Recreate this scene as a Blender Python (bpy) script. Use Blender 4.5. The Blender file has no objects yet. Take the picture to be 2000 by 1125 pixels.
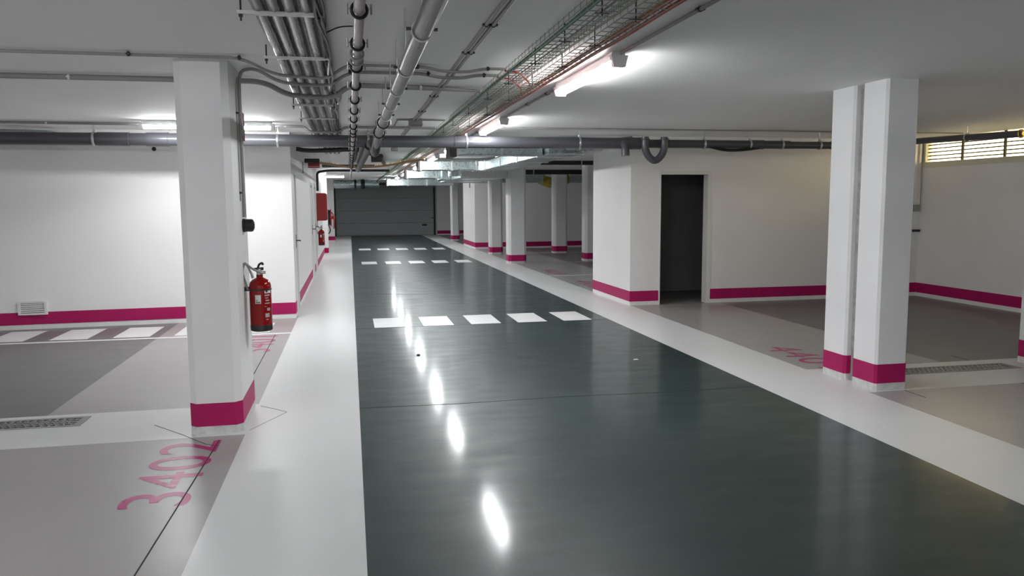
import bpy, math, random
from mathutils import Vector, Matrix
random.seed(7)
PI = math.pi
scene = bpy.context.scene
COL = scene.collection

# ------------------------------------------------------------------ camera
YAW, PITCH, ROLL, FPX = 0.202312780, 0.109317824, -0.00692829943, 1531.98556
cy, sy, cp, sp, cr, sr = math.cos(YAW), math.sin(YAW), math.cos(PITCH), math.sin(PITCH), math.cos(ROLL), math.sin(ROLL)
fw = Vector((sy*cp, cy*cp, -sp)); r0 = Vector((cy, -sy, 0)); u0 = r0.cross(fw)
rt = r0*cr + u0*sr; up = u0*cr - r0*sr
cam = bpy.data.cameras.new('camera'); camo = bpy.data.objects.new('camera', cam); COL.objects.link(camo)
camo.matrix_world = Matrix(((rt.x, up.x, -fw.x, 0), (rt.y, up.y, -fw.y, 0), (rt.z, up.z, -fw.z, 1.6), (0, 0, 0, 1)))
cam.sensor_width = 36; cam.lens = FPX/2000*36; cam.clip_start = .05
scene.camera = camo

# ------------------------------------------------------------------ world, exposure
w = bpy.data.worlds.new('world'); scene.world = w; w.use_nodes = True
bg = w.node_tree.nodes['Background']; bg.inputs[0].default_value = (1, .80, .44, 1); bg.inputs[1].default_value = 1.45
vs = scene.view_settings; vs.view_transform = 'Standard'; vs.look = 'None'; vs.gamma = 1; vs.use_curve_mapping = False
vs.exposure = 2.74
LAMP = 15.0          # strength of the fluorescent diffusers
LAMP_COLOR = (.965, .985, 1.0, 1)
H = 2.57             # ceiling height

# ------------------------------------------------------------------ materials
MATS = {}
def mat(name, col, rough=.5, metal=0., var=.06, vscale=3., bump=0., bscale=40., rvar=0., spec=.5, coat=0., stretch=None, crough=.1):
    if name in MATS: return MATS[name]
    m = bpy.data.materials.new(name); m.use_nodes = True; nt = m.node_tree; N = nt.nodes; L = nt.links
    b = N['Principled BSDF']; b.inputs['Metallic'].default_value = metal; b.inputs['Roughness'].default_value = rough
    b.inputs['Specular IOR Level'].default_value = spec
    if coat: b.inputs['Coat Weight'].default_value = coat; b.inputs['Coat Roughness'].default_value = crough
    tc = N.new('ShaderNodeTexCoord'); mp = N.new('ShaderNodeMapping'); L.new(tc.outputs['Object'], mp.inputs[0])
    if stretch: mp.inputs['Scale'].default_value = stretch
    n = N.new('ShaderNodeTexNoise'); n.inputs['Scale'].default_value = vscale; n.inputs['Detail'].default_value = 6
    L.new(mp.outputs[0], n.inputs['Vector'])
    rp = N.new('ShaderNodeValToRGB'); rp.color_ramp.elements[0].position = .3; rp.color_ramp.elements[1].position = .7
    rp.color_ramp.elements[0].color = tuple(c*(1-var) for c in col[:3])+(1,)
    rp.color_ramp.elements[1].color = tuple(min(1, c*(1+var)) for c in col[:3])+(1,)
    L.new(n.outputs['Fac'], rp.inputs[0]); L.new(rp.outputs[0], b.inputs['Base Color'])
    if rvar:
        mr = N.new('ShaderNodeMapRange'); mr.inputs[1].default_value = .3; mr.inputs[2].default_value = .7
        mr.inputs[3].default_value = max(0.02, rough-rvar); mr.inputs[4].default_value = rough+rvar
        L.new(n.outputs['Fac'], mr.inputs[0]); L.new(mr.outputs[0], b.inputs['Roughness'])
    if bump:
        n2 = N.new('ShaderNodeTexNoise'); n2.inputs['Scale'].default_value = bscale; n2.inputs['Detail'].default_value = 3
        L.new(mp.outputs[0], n2.inputs['Vector'])
        bp = N.new('ShaderNodeBump'); bp.inputs['Strength'].default_value = bump; bp.inputs['Distance'].default_value = .02
        L.new(n2.outputs['Fac'], bp.inputs['Height']); L.new(bp.outputs[0], b.inputs['Normal'])
    MATS[name] = m; return m
def emis(name, col, s):
    m = bpy.data.materials.new(name); m.use_nodes = True; b = m.node_tree.nodes['Principled BSDF']
    b.inputs['Base Color'].default_value = (.8, .8, .8, 1); b.inputs['Emission Color'].default_value = col
    b.inputs['Emission Strength'].default_value = s; return m

M_wall = mat('white plaster paint', (.80, .79, .785), .55, var=.015, vscale=1.5, bump=.10, bscale=6)
M_ceil = mat('ceiling paint', (.93, .925, .915), .7, var=.02, vscale=1.2, bump=.35, bscale=2.2, stretch=(1, .45, 1))
M_pil = mat('pillar paint', (.78, .78, .785), .5, var=.02, vscale=2, bump=.12, bscale=9)
M_pink = mat('magenta band paint', (.40, .008, .105), .5, var=.05, vscale=5, spec=.25)
M_plinth = mat('grey white plinth paint', (.62, .62, .61), .6, var=.14, vscale=22)
M_gap = mat('concrete joint', (.35, .34, .33), .9, var=.2, vscale=20)
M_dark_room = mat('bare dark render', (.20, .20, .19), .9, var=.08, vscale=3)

# floor paint: epoxy with fine unevenness that stretches reflections, worn roughness and faint scratches
def floor_mat(name, col, rough, rvar, var, scratch=0., bump=.03, coat=0., crough=.1, spec=.5):
    m = bpy.data.materials.new(name); m.use_nodes = True; nt = m.node_tree; N = nt.nodes; L = nt.links
    b = N['Principled BSDF']; b.inputs['Specular IOR Level'].default_value = spec
    b.inputs['Coat Weight'].default_value = coat; b.inputs['Coat Roughness'].default_value = crough
    g = N.new('ShaderNodeNewGeometry')
    def noise(sc, det, stretch=(1, 1, 1)):
        mp = N.new('ShaderNodeMapping'); mp.inputs['Scale'].default_value = stretch; L.new(g.outputs['Position'], mp.inputs[0])
        n = N.new('ShaderNodeTexNoise'); n.inputs['Scale'].default_value = sc; n.inputs['Detail'].default_value = det
        L.new(mp.outputs[0], n.inputs['Vector']); return n.outputs['Fac']
    n1 = noise(.9, 8); n2 = noise(2.5, 6, (1, 2.2, 1)); n3 = noise(5, 2)
    rp = N.new('ShaderNodeValToRGB'); e = rp.color_ramp.elements; e[0].position = .3; e[1].position = .7
    e[0].color = tuple(c*(1-var) for c in col)+(1,); e[1].color = tuple(c*(1+var) for c in col)+(1,)
    L.new(n1, rp.inputs[0]); colout = rp.outputs[0]
    if scratch:
        mp = N.new('ShaderNodeMapping'); mp.inputs['Rotation'].default_value = (0, 0, .5); mp.inputs['Scale'].default_value = (3.2, .9, 1)
        L.new(g.outputs['Position'], mp.inputs[0])
        s = N.new('ShaderNodeTexNoise'); s.inputs['Scale'].default_value = 3.1; s.inputs['Detail'].default_value = 12; s.inputs['Distortion'].default_value = 2.5
        L.new(mp.outputs[0], s.inputs['Vector'])
        r2 = N.new('ShaderNodeValToRGB'); e = r2.color_ramp.elements; e[0].position = .66; e[1].position = .76
        e[0].color = (0, 0, 0, 1); e[1].color = (scratch,)*3+(1,)
        L.new(s.outputs['Fac'], r2.inputs[0])
        mx = N.new('ShaderNodeMixRGB'); L.new(r2.outputs[0], mx.inputs[0]); L.new(colout, mx.inputs[1]); mx.inputs[2].default_value = (.3, .32, .32, 1)
        colout = mx.outputs[0]
    L.new(colout, b.inputs['Base Color'])
    mr = N.new('ShaderNodeMapRange'); mr.inputs[1].default_value = .3; mr.inputs[2].default_value = .7
    mr.inputs[3].default_value = rough-rvar; mr.inputs[4].default_value = rough+rvar
    L.new(n2, mr.inputs[0]); L.new(mr.outputs[0], b.inputs['Roughness'])
    bp = N.new('ShaderNodeBump'); bp.inputs['Strength'].default_value = bump; bp.inputs['Distance'].default_value = .03
    L.new(n3, bp.inputs['Height']); L.new(bp.outputs[0], b.inputs['Normal'])
    MATS[name] = m; return m
F_lane = floor_mat('dark green grey epoxy', (.019, .038, .036), .42, .05, .08, scratch=.10, bump=.03, coat=.35, crough=.12, spec=.25)
F_white = floor_mat('white epoxy', (.70, .71, .71), .33, .03, .01, bump=.015)
F_light = floor_mat('light grey epoxy', (.35, .335, .33), .30, .02, .025, bump=.012)
F_dark = floor_mat('mid grey epoxy', (.135, .135, .135), .32, .02, .03, bump=.012)
F_mark = floor_mat('white road paint', (.76, .76, .765), .4, .05, .04, bump=.02)
F_pink = floor_mat('magenta stencil paint', (.40, .02, .15), .3, .05, .05, bump=.03)
M_joint = mat('dark joint filler', (.03, .03, .03), .8)

M_pvc = mat('dark grey pvc', (.075, .075, .085), .28, var=.06, vscale=4)
M_pvc_light = mat('mid grey pvc', (.19, .185, .19), .35, var=.08, vscale=6)
M_conduit = mat('grey conduit plastic', (.30, .295, .29), .45, var=.06, vscale=6)
M_pipe_pinkish = mat('pinkish grey water pipe', (.40, .33, .33), .35, var=.06, vscale=8)
M_corr = mat('grey corrugated tube', (.17, .165, .16), .22, var=.12, vscale=20, stretch=(6, .5, 6))
M_black = mat('black rubber', (.012, .012, .013), .45, var=.2)
M_blackm = mat('black satin metal', (.02, .02, .02), .35)
M_steel = mat('zinc plated steel', (.55, .56, .56), .35, metal=.85, var=.1, vscale=20)
M_brkt = mat('dull steel bar', (.75, .74, .72), .45, metal=.0, var=.08, vscale=12)
M_galv = mat('galvanised duct steel', (.47, .54, .54), .3, metal=.9, var=.09, vscale=30, rvar=.06, bump=.04, bscale=5)
M_wire = mat('tray wire zinc', (.40, .43, .38), .45, metal=.3, var=.1)
M_green = mat('green cable sheath', (.02, .16, .085), .45, var=.15)
M_red = mat('red cable sheath', (.50, .035, .02), .4, var=.12)
M_orange = mat('orange cable sheath', (.45, .13, .03), .5, var=.15)
M_yellow = mat('yellow green cable sheath', (.42, .38, .04), .5, var=.2, vscale=12)
M_foil = mat('crumpled foil insulation', (.35, .36, .36), .3, metal=.85, var=.25, vscale=9, bump=1., bscale=14)
M_wool = mat('yellow mineral wool', (.42, .36, .06), .95, var=.35, vscale=9, bump=.6, bscale=20)
M_fire = mat('glossy red enamel', (.26, .003, .004), .16, var=.04, coat=.3, spec=.2)
M_firebox = mat('red cabinet enamel', (.36, .012, .012), .35, var=.05)
M_paper = mat('white printed paper', (.72, .72, .70), .5)
M_print_grey = mat('pale grey print', (.42, .40, .40), .5, var=.5, vscale=90)
M_print = mat('dark print', (.05, .05, .06), .5)
M_signred = mat('red sign print', (.30, .03, .03), .4)
M_lampbody = mat('grey lamp housing', (.75, .76, .76), .45)
M_garage = mat('grey sectional door paint', (.36, .385, .385), .5, var=.03, vscale=2)
M_doorw = mat('white door enamel', (.74, .74, .735), .4, var=.01)
M_frame = mat('cream frame enamel', (.74, .73, .71), .45, var=.01)
M_slat = mat('cream louvre enamel', (.62, .60, .48), .5, var=.02)
M_slatd = mat('olive grey louvre enamel', (.09, .088, .06), .6, var=.02, spec=.1)
M_brass = mat('brass', (.5, .38, .15), .35, metal=.9)
M_lamp = emis('lit lamp diffuser', LAMP_COLOR, LAMP)

# ------------------------------------------------------------------ mesh helpers
ORG = {}
def V(*a): return Vector(a)
class MB:
    def __init__(s): s.v = []; s.f = []; s.p = []
    def add(s, vs, fs):
        k = len(s.v); s.p.append((k, len(s.f))); s.v += [Vector(p) for p in vs]; s.f += [tuple(i+k for i in f) for f in fs]; return s
    def box(s, x0, x1, y0, y1, z0, z1):
        return s.add([(x0,y0,z0),(x1,y0,z0),(x1,y1,z0),(x0,y1,z0),(x0,y0,z1),(x1,y0,z1),(x1,y1,z1),(x0,y1,z1)],
                     [(0,3,2,1),(4,5,6,7),(0,1,5,4),(1,2,6,5),(2,3,7,6),(3,0,4,7)])
    def bbox(s, x0, x1, y0, y1, z0, z1, c=.004):
        # box with chamfered edges: stack of three footprints, corners cut
        def ring(i, z): 
            a, b, d, e = x0+i, x1-i, y0+i, y1-i
            return [(a+c,d,z),(b-c,d,z),(b,d+c,z),(b,e-c,z),(b-c,e,z),(a+c,e,z),(a,e-c,z),(a,d+c,z)]
        vs = ring(c, z0)+ring(0, z0+c)+ring(0, z1-c)+ring(c, z1); fs = []
        for k in range(3):
            for i in range(8):
                j = (i+1) % 8; fs.append((k*8+i, k*8+j, k*8+8+j, k*8+8+i))
        fs += [tuple(range(7, -1, -1)), tuple(range(24, 32))]
        return s.add(vs, fs)
    def prism(s, poly, z0, z1):
        n = len(poly); vs = [(x,y,z0) for x,y in poly]+[(x,y,z1) for x,y in poly]
        return s.add(vs, [tuple(range(n-1,-1,-1)), tuple(range(n,2*n))]+[(i,(i+1)%n,n+(i+1)%n,n+i) for i in range(n)])
    def tube(s, pts, r, n=10, cap=True, rs=None, squash=None):
        pts = [Vector(p) for p in pts]; N = len(pts); vs = []; fs = []
        t = (pts[1]-pts[0]).normalized(); a = t.cross(V(0,0,1))
        if a.length < .05: a = t.cross(V(0,1,0))
        a.normalize()
        for i, p in enumerate(pts):
            t = (pts[min(i+1,N-1)]-pts[max(i-1,0)]).normalized()
            a = (a-t*a.dot(t)).normalized(); b = t.cross(a); rr = rs[i] if rs else r
            for k in range(n):
                q = 2*PI*k/n; vs.append(p+(a*math.cos(q)+b*math.sin(q))*rr)
        for i in range(N-1):
            for k in range(n):
                j = (k+1) % n; fs.append((i*n+k, i*n+j, (i+1)*n+j, (i+1)*n+k))
        if cap: fs += [tuple(range(n-1,-1,-1)), tuple(range((N-1)*n, N*n))]
        return s.add(vs, fs)
    def ring(s, c, axis, R, r, n=20, m=6, a0=0., a1=2*PI, wide=1.):
        # torus (or an arc of one) round axis ('x','y','z'); wide stretches the band along the axis
        c = Vector(c); ax = {'x':V(1,0,0),'y':V(0,1,0),'z':V(0,0,1)}[axis]
        e1 = {'x':V(0,1,0),'y':V(1,0,0),'z':V(1,0,0)}[axis]; e2 = {'x':V(0,0,1),'y':V(0,0,1),'z':V(0,1,0)}[axis]
        full = abs(a1-a0-2*PI) < 1e-6; K = n if full else n+1; vs = []; fs = []
        for i in range(K):
            q = a0+(a1-a0)*i/n; d = e1*math.cos(q)+e2*math.sin(q)
            for k in range(m):
                p = 2*PI*(k+.5)/m; vs.append(c+d*(R+r*math.cos(p))+ax*(r*wide*math.sin(p)))
        for i in range(K if full else K-1):
            i2 = (i+1) % K
            for k in range(m): fs.append((i*m+k, i*m+(k+1)%m, i2*m+(k+1)%m, i2*m+k))
        return s.add(vs, fs)
    def lathe(s, c, prof, n=28):
        c = Vector(c); vs = []; fs = []; K = len(prof)
        for r, z in prof:
            for k in range(n):
                q = 2*PI*k/n; vs.append(c+V(r*math.cos(q), r*math.sin(q), z))
        for i in range(K-1):
            for k in range(n):
                j = (k+1)%n; fs.append((i*n+k, i*n+j, (i+1)*n+j, (i+1)*n+k))
        fs += [tuple(range(n-1,-1,-1)), tuple(range((K-1)*n, K*n))]
        return s.add(vs, fs)
    def disc(s, c, axis, r, h, n=20):
        c = Vector(c); ax = {'x':V(1,0,0),'y':V(0,1,0),'z':V(0,0,1)}[axis]
        return s.tube([c-ax*h/2, c+ax*h/2], r, n)
    def each(s, name, m, parent, smooth=False, label=None):
        # every piece added becomes a part of its own
        out = []
        for i, (a, b) in enumerate(s.p):
            a2, b2 = s.p[i+1] if i+1 < len(s.p) else (len(s.v), len(s.f))
            q = MB(); q.v = s.v[a:a2]; q.f = [tuple(j-a for j in f) for f in s.f[b:b2]]
            out.append(q.build(name, m, parent, smooth))
            if label: out[-1]['label'] = label
            if parent is None: out[-1]['kind'] = 'structure'
        return out
    def build(s, name, m, parent=None, smooth=False, loc=None, angle=35):
        if parent is None:
            if loc is None:
                xs = [p.x for p in s.v]; ys = [p.y for p in s.v]; zs = [p.z for p in s.v]
                loc = V((min(xs)+max(xs))/2, (min(ys)+max(ys))/2, min(zs))
            o_ = Vector(loc)
        else: o_ = ORG[parent.name]
        me = bpy.data.meshes.new(name); me.from_pydata([tuple(p-o_) for p in s.v], [], s.f); me.update()
        me.materials.append(m)
        ob = bpy.data.objects.new(name, me); COL.objects.link(ob)
        if parent is None: ob.location = o_
        else: ob.parent = parent
        ORG[ob.name] = o_
        if smooth:
            me.polygons.foreach_set('use_smooth', [True]*len(me.polygons)); me.set_sharp_from_angle(angle=math.radians(angle))
        return ob
def tag(o, label=None, cat=None, group=None, kind=None):
    if label: o['label'] = label
    if cat: o['category'] = cat
    if group: o['group'] = group
    if kind: o['kind'] = kind
    return o
def empty(name, loc):
    o = bpy.data.objects.new(name, None); COL.objects.link(o); o.location = loc; o.empty_display_size = .1
    ORG[o.name] = Vector(loc); return o
def kids(o): return [c for c in COL.objects if c.parent == o]
def copy_tree(o, parent=None, ks=None):
    c = o.copy(); COL.objects.link(c); c.parent = parent
    if parent is None: ORG[c.name] = ORG[o.name].copy()
    else: ORG[c.name] = ORG[parent.name]
    for ch in kids(o): copy_tree(ch, c)
    return c
def struct(o, label=None, cat=None):
    o['kind'] = 'structure'
    if label: o['label'] = label
    if cat: o['category'] = cat
    return o
def smooth_path(pts, k=6):
    # Catmull-Rom through the points
    P = [Vector(p) for p in pts]; out = []
    Q = [P[0]*2-P[1]]+P+[P[-1]*2-P[-2]]
    for i in range(1, len(Q)-2):
        for j in range(k):
            t = j/k; a, b, c, d = Q[i-1], Q[i], Q[i+1], Q[i+2]
            out.append(.5*((2*b)+(c-a)*t+(2*a-5*b+4*c-d)*t*t+(3*b-a-3*c+d)*t**3))
    out.append(P[-1]); return out
def fillet(pts, R, k=6):
    # polyline with rounded corners
    P = [Vector(p) for p in pts]; out = [P[0]]
    for i in range(1, len(P)-1):
        a, b, c = P[i-1], P[i], P[i+1]; r = min(R, (a-b).length*.49, (c-b).length*.49)
        p0 = b+(a-b).normalized()*r; p2 = b+(c-b).normalized()*r
        for j in range(k+1):
            t = j/k; out.append(p0*(1-t)**2+b*2*t*(1-t)+p2*t*t)
    out.append(P[-1]); return out
def foot(x0, x1, y0, y1, c):
    return [(x0+c,y0),(x1-c,y0),(x1,y0+c),(x1,y1-c),(x1-c,y1),(x0+c,y1),(x0,y1-c),(x0,y0+c)]

# ------------------------------------------------------------------ floor
YN, YF = -7.0, 39.0       # near and far ends of the hall
XL, XR = -5.6, 9.2
fl = struct(MB().box(XL-.3, XR+.3, YN-.3, YF+.4, -.25, -.001).build('floor', M_gap, loc=(2, 10, 0)))
def zone(name, x0, x1, y0, y1, m, label=None):
    o = MB().box(x0, x1, y0, y1, -.0009, 0).build(name, m, fl)
    if label: o['label'] = label
    return o
zone('lane_surface', .03, 3.42, YN, YF, F_lane, 'dark green grey glossy driving lane')
zone('painted_strip', -1.1, .03, 11.5, YF, F_white, 'white strip along the left of the lane')
zone('painted_strip', -.76, .03, YN, 11.5, F_white)
zone('painted_strip', 3.42, 4.2, YN, YF, F_white, 'white strip along the right of the lane')
zone('painted_strip', XL, -.76, 5.6, 6.45, F_white, 'white cross strip between the left bays')
zone('painted_strip', 4.2, XR, 5.68, 6.6, F_white, 'white cross strip between the right bays')
zone('bay_surface', -2.31, -.76, YN, 5.6, F_light, 'light grey front of the near left bay')
zone('bay_surface', XL, -2.31, YN, 5.6, F_dark)
zone('bay_surface', -2.31, -.76, 6.45, 11.5, F_light, 'light grey front of the second left bay')
zone('bay_surface', XL, -2.31, 6.45, 11.5, F_dark, 'mid grey rear of the second left bay')
zone('bay_surface', 4.2, 5.67, YN, 5.68, F_light, 'light grey front of the near right bay')
zone('bay_surface', 5.67, XR, YN, 5.68, F_dark)
zone('bay_surface', 4.2, 5.67, 6.6, 11.36, F_light, 'light grey front of the second right bay')
zone('bay_surface', 5.67, XR, 6.6, 11.36, F_dark, 'dark grey rear of the second right bay')
zone('bay_surface', 4.2, 5.67, 13.25, 26.6, F_light, 'light grey front of the far right bays')
zone('bay_surface', 5.67, XR, 13.25, 26.6, F_dark, 'dark grey rear of the far right bays')
zone('bay_surface', 4.2, XR, 29.4, YF, F_dark)
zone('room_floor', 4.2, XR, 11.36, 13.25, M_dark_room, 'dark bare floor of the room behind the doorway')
T = .0012
def mark(name, x0, x1, y0, y1, m=F_mark, label=None, skew=0.):
    o = MB().add([(x0,y0,0),(x1,y0-skew,0),(x1,y1-skew,0),(x0,y1,0),(x0,y0,T),(x1,y0-skew,T),(x1,y1-skew,T),(x0,y1,T)],
                 [(0,3,2,1),(4,5,6,7),(0,1,5,4),(1,2,6,5),(2,3,7,6),(3,0,4,7)]).build(name, m, fl)
    if label: o['label'] = label
    return o
for (ya, yb, yc) in ((10.13, 10.96, 0), (20.85, 21.75, .02), (27.1, 28.1, .08)):
    for k in range(5):
        x = .27+.63*k; mark('crosswalk_mark', x, x+.4, ya-yc*k, yb-yc*k)
for k in range(-1, 4):
    x = -4.25+.70*k; mark('walkway_mark', max(x, XL+.01), x+.42, 10.12, 10.92)
mark('walkway_mark', -1.45, -1.03, 10.12, 10.92)
mark('bay_line', XL, -.76, 9.95, 10.03, label='thin white line in front of the marked walkway')
for yy in (16.4, 20.0, 23.9): mark('bay_line', 4.2, XR, yy, yy+.09)
def joint(pts, wd=.006, name='floor_joint', z=.0016):
    m = MB()
    for a, b in zip(pts[:-1], pts[1:]):
        a = V(a[0], a[1], 0); b = V(b[0], b[1], 0); d = (b-a).normalized(); n = V(-d.y, d.x, 0)*wd/2
        m.add([a-n, b-n, b+n, a+n]+[p+V(0,0,z) for p in (a-n, b-n, b+n, a+n)],
              [(0,3,2,1),(4,5,6,7),(0,1,5,4),(1,2,6,5),(2,3,7,6),(3,0,4,7)])
    return m.build(name, M_joint, fl)
joint([(-.985, -1), (-.96, 3.5), (-.915, 5.5)], .007)
joint([(-.93, 6.9), (-.935, 8.5), (-.94, 9.9)], .007)
joint([(-1.44, 5.99), (-1.2, 5.7), (-.99, 5.42), (-.9, 5.36)], .004)
joint([(-.74, 6.38), (-.62, 6.26), (-.52, 6.14)], .0025)
joint([(-.52, 6.14), (-.74, 5.7)], .0015)
joint([(.03, 6.13), (.8, 6.09), (1.7, 6.12), (2.6, 6.07), (3.42, 6.09)], .004)
joint([(.03, 10.1), (3.42, 10.12)], .005)
joint([(.03, 13.98), (1.5, 13.7), (2.9, 13.3)], .006)
joint([(4.53, 5.67), (4.53, 5.42)], .006)
joint([(6.0, 6.62), (6.0, 6.85)], .006)

# bay numbers, stencilled: characters drawn as strokes in a 0..0.62 x 0..1 cell
def arc(cx, cy_, rx, ry, a0, a1, n=14):
    return [(cx+rx*math.cos(math.radians(a0+(a1-a0)*i/n)), cy_+ry*math.sin(math.radians(a0+(a1-a0)*i/n))) for i in range(n+1)]
FONT = {}
def glyph(ch):
    if ch not in FONT:
        c = bpy.data.curves.new('digit', 'FONT'); c.body = ch; c.size = 1; c.offset = .0; c.resolution_u = 5
        ob = bpy.data.objects.new('digit', c); COL.objects.link(ob)
        me = bpy.data.meshes.new_from_object(ob); FONT[ch] = ([tuple(v.co) for v in me.vertices], [tuple(p.vertices) for p in me.polygons])
        bpy.data.objects.remove(ob); bpy.data.curves.remove(c); bpy.data.meshes.remove(me)
    return FONT[ch]
def number(text, ox, oy, along, upv, hgt, cell, place):
    A = V(*along, 0); U = V(*upv, 0); O = V(ox, oy, T)
    zv = glyph('0')[0]; zh = max(v[1] for v in zv); zw = max(v[0] for v in zv)-min(v[0] for v in zv)
    for i, ch in enumerate(text):
        vs, fs = glyph(ch); x0 = min(v[0] for v in vs); wd = max(v[0] for v in vs)-x0
        k = cell*.84/zw; sh = (zw-wd)*k*.5
        m = MB().add([O+A*(i*cell+(v[0]-x0)*k+sh)+U*(v[1]*hgt/zh) for v in vs], fs)
        def area(f): return sum(m.v[f[q]].x*m.v[f[(q+1) % len(f)]].y-m.v[f[(q+1) % len(f)]].x*m.v[f[q]].y for q in range(len(f)))
        m.f = [tuple(reversed(f)) if area(f) < 0 else f for f in m.f if abs(area(f)) > 1e-9]
        m.build('painted_digit', F_pink, fl)['label'] = 'magenta %s, character %s of the bay number %s' % (ch, ('one', 'two', 'three', 'four')[i], place)
number('3402', -.90, 4.29, (0, 1), (-1, 0), .36, .315, '3402 in the near left bay')
number('3401', -.90, 8.72, (0, 1), (-1, 0), .36, .315, '3401 in the second left bay')
number('4401', 4.36, 7.72, (0, -1), (1, 0), .36, .315, '4401 in the second right bay')
number('4402', 4.36, 15.2, (0, -1), (1, 0), .36, .315, '4402 past the storage room')
number('4403', 4.36, 18.0, (0, -1), (1, 0), .36, .315, '4403 past the storage room')

# ------------------------------------------------------------------ walls, ceiling
struct(MB().box(XL-.3, XR+.3, YN-.3, YF+.3, H, H+.3).build('ceiling', M_ceil))
def band(parts, m0=.0, name='baseboard'):
    return
def wall_band(side, segs, t=.004):
    """segs: list of ((x,y),(x,y), outward normal) -> magenta band plus white plinth at the foot, one object each"""
    b = MB()
    for (a, c, n) in segs:
        a = V(*a, 0); c = V(*c, 0); n = V(*n, 0)*t
        for z0, z1 in ((.062, .222),):
            b.add([a+V(0,0,z0), c+V(0,0,z0), c+n+V(0,0,z0), a+n+V(0,0,z0), a+V(0,0,z1), c+V(0,0,z1), c+n+V(0,0,z1), a+n+V(0,0,z1)],
                  [(0,3,2,1),(4,5,6,7),(0,1,5,4),(1,2,6,5),(2,3,7,6),(3,0,4,7)])
    return b.each('baseboard_'+side, M_pink, None)
# left bay wall (slightly out of square, as it runs back to the corner of the corridor)
LW = [(XL, 11.02), (-.78, 11.30)]
struct(MB().prism([LW[0], LW[1], (-.78, 11.55), (-1.0, 11.55), (XL, 11.4)], 0, H).build('wall_left_bay', M_wall))
wall_band('left_bay', [((XL, 11.02), (-.775, 11.298), (.058, -.998)), ((-.78, 11.30), (-.78, 11.55), (1, 0))])
struct(MB().box(XL-.25, XL, YN, 11.5, 0, H).build('wall_left', M_wall))
wall_band('left', [((XL, YN), (XL, 11.0), (1, 0))])
# corridor wall on the left with three door openings
cw = MB()
DO = [(11.55, 12.45), (16.95, 17.85), (18.7, 19.5)]
ys = [12.45, 16.95, 17.85, 18.7, 19.5, 25.0]
for a, b in ((12.45, 16.95), (17.85, 18.7), (19.5, 25.0)): cw.box(-1.0, -.80, a, b, 0, H)
for a, b in DO: cw.box(-1.0, -.80, a, b, 2.06, H)
cw.box(-1.25, -.68, 25.0, 25.35, 0, H); cw.box(-1.25, -1.0, 25.35, 33.6, 0, H); cw.box(-1.25, -.64, 33.6, 34.0, 0, H); cw.box(-1.25, -.74, 34.0, YF, 0, H)
cw.each('wall_corridor', M_wall, None)
wall_band('corridor', [((-.80, 12.45), (-.80, 16.95), (1, 0)), ((-.80, 17.9), (-.80, 18.65), (1, 0)), ((-.80, 19.5), (-.80, 25.0), (1, 0)),
                       ((-.80, 25.0), (-.68, 25.0), (0, -1)), ((-.68, 25.0), (-.68, 25.35), (1, 0)), ((-1.0, 25.35), (-1.0, 33.6), (1, 0)),
                       ((-1.0, 33.6), (-.64, 33.6), (0, -1)), ((-.64, 33.6), (-.64, 34), (1, 0)), ((-.74, 34), (-.74, YF), (1, 0))])
for i, (a, b) in enumerate(DO):
    d = MB().box(-.85, -.812, a+.03, b-.03, .005, 2.03).build('door_%d' % (i+1), M_doorw); struct(d)
    MB().box(-.98, -.79, a, a+.03, 0, 2.06).box(-.98, -.79, b-.03, b, 0, 2.06).box(-.98, -.79, a+.03, b-.03, 2.03, 2.06).each('door_frame', M_frame, d)
    hy = b-.12
    h = MB().box(-.812, -.806, hy-.02, hy+.02, .93, 1.13)
    h.tube(fillet([(-.81, hy, 1.04), (-.745, hy, 1.04), (-.745, hy-.12, 1.04)], .02), .009, 8)
    h.build('door_handle', M_blackm, d)
    if i > 0:
        MB().box(-.812, -.77, a+.3, b-.15, 1.93, 1.98).build('door_closer', M_steel, d)
# near wall behind the camera, far garage wall, right walls
struct(MB().box(XL-.25, XR+.25, YN-.25, YN, 0, H).build('wall_near', M_wall))
gw = MB().box(-1.25, -.70, YF, YF+.3, 0, H).box(4.12, 4.2, YF, YF+.3, 0, H).box(-.70, 4.12, YF, YF+.3, 2.45, H).box(4.2, XR, YF-.3, YF+.3, 0, H)
gw.box(-.75, 4.2, YF+.06, YF+.3, 0, 2.45); gw.each('wall_garage_and_light_block', M_wall, None); wall_band('garage', [((4.2, YF-.3), (XR, YF-.3), (0, -1))])  # slab behind the door panels added to block outside light at their gaps
# right wall with the high louvred window opening
WY0, WY1, WZ = 6.6, 11.33, 2.14
rw = MB().box(XR, XR+.25, YN, YF, 0, WZ).box(XR, XR+.25, YN, WY0, WZ, H).box(XR, XR+.25, WY1, YF, WZ, H)
rw.each('wall_right', M_wall, None); wall_band('right', [((XR, YN), (XR, 11.36), (-1, 0)), ((XR, 13.25), (XR, 26.6), (-1, 0))])
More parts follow.
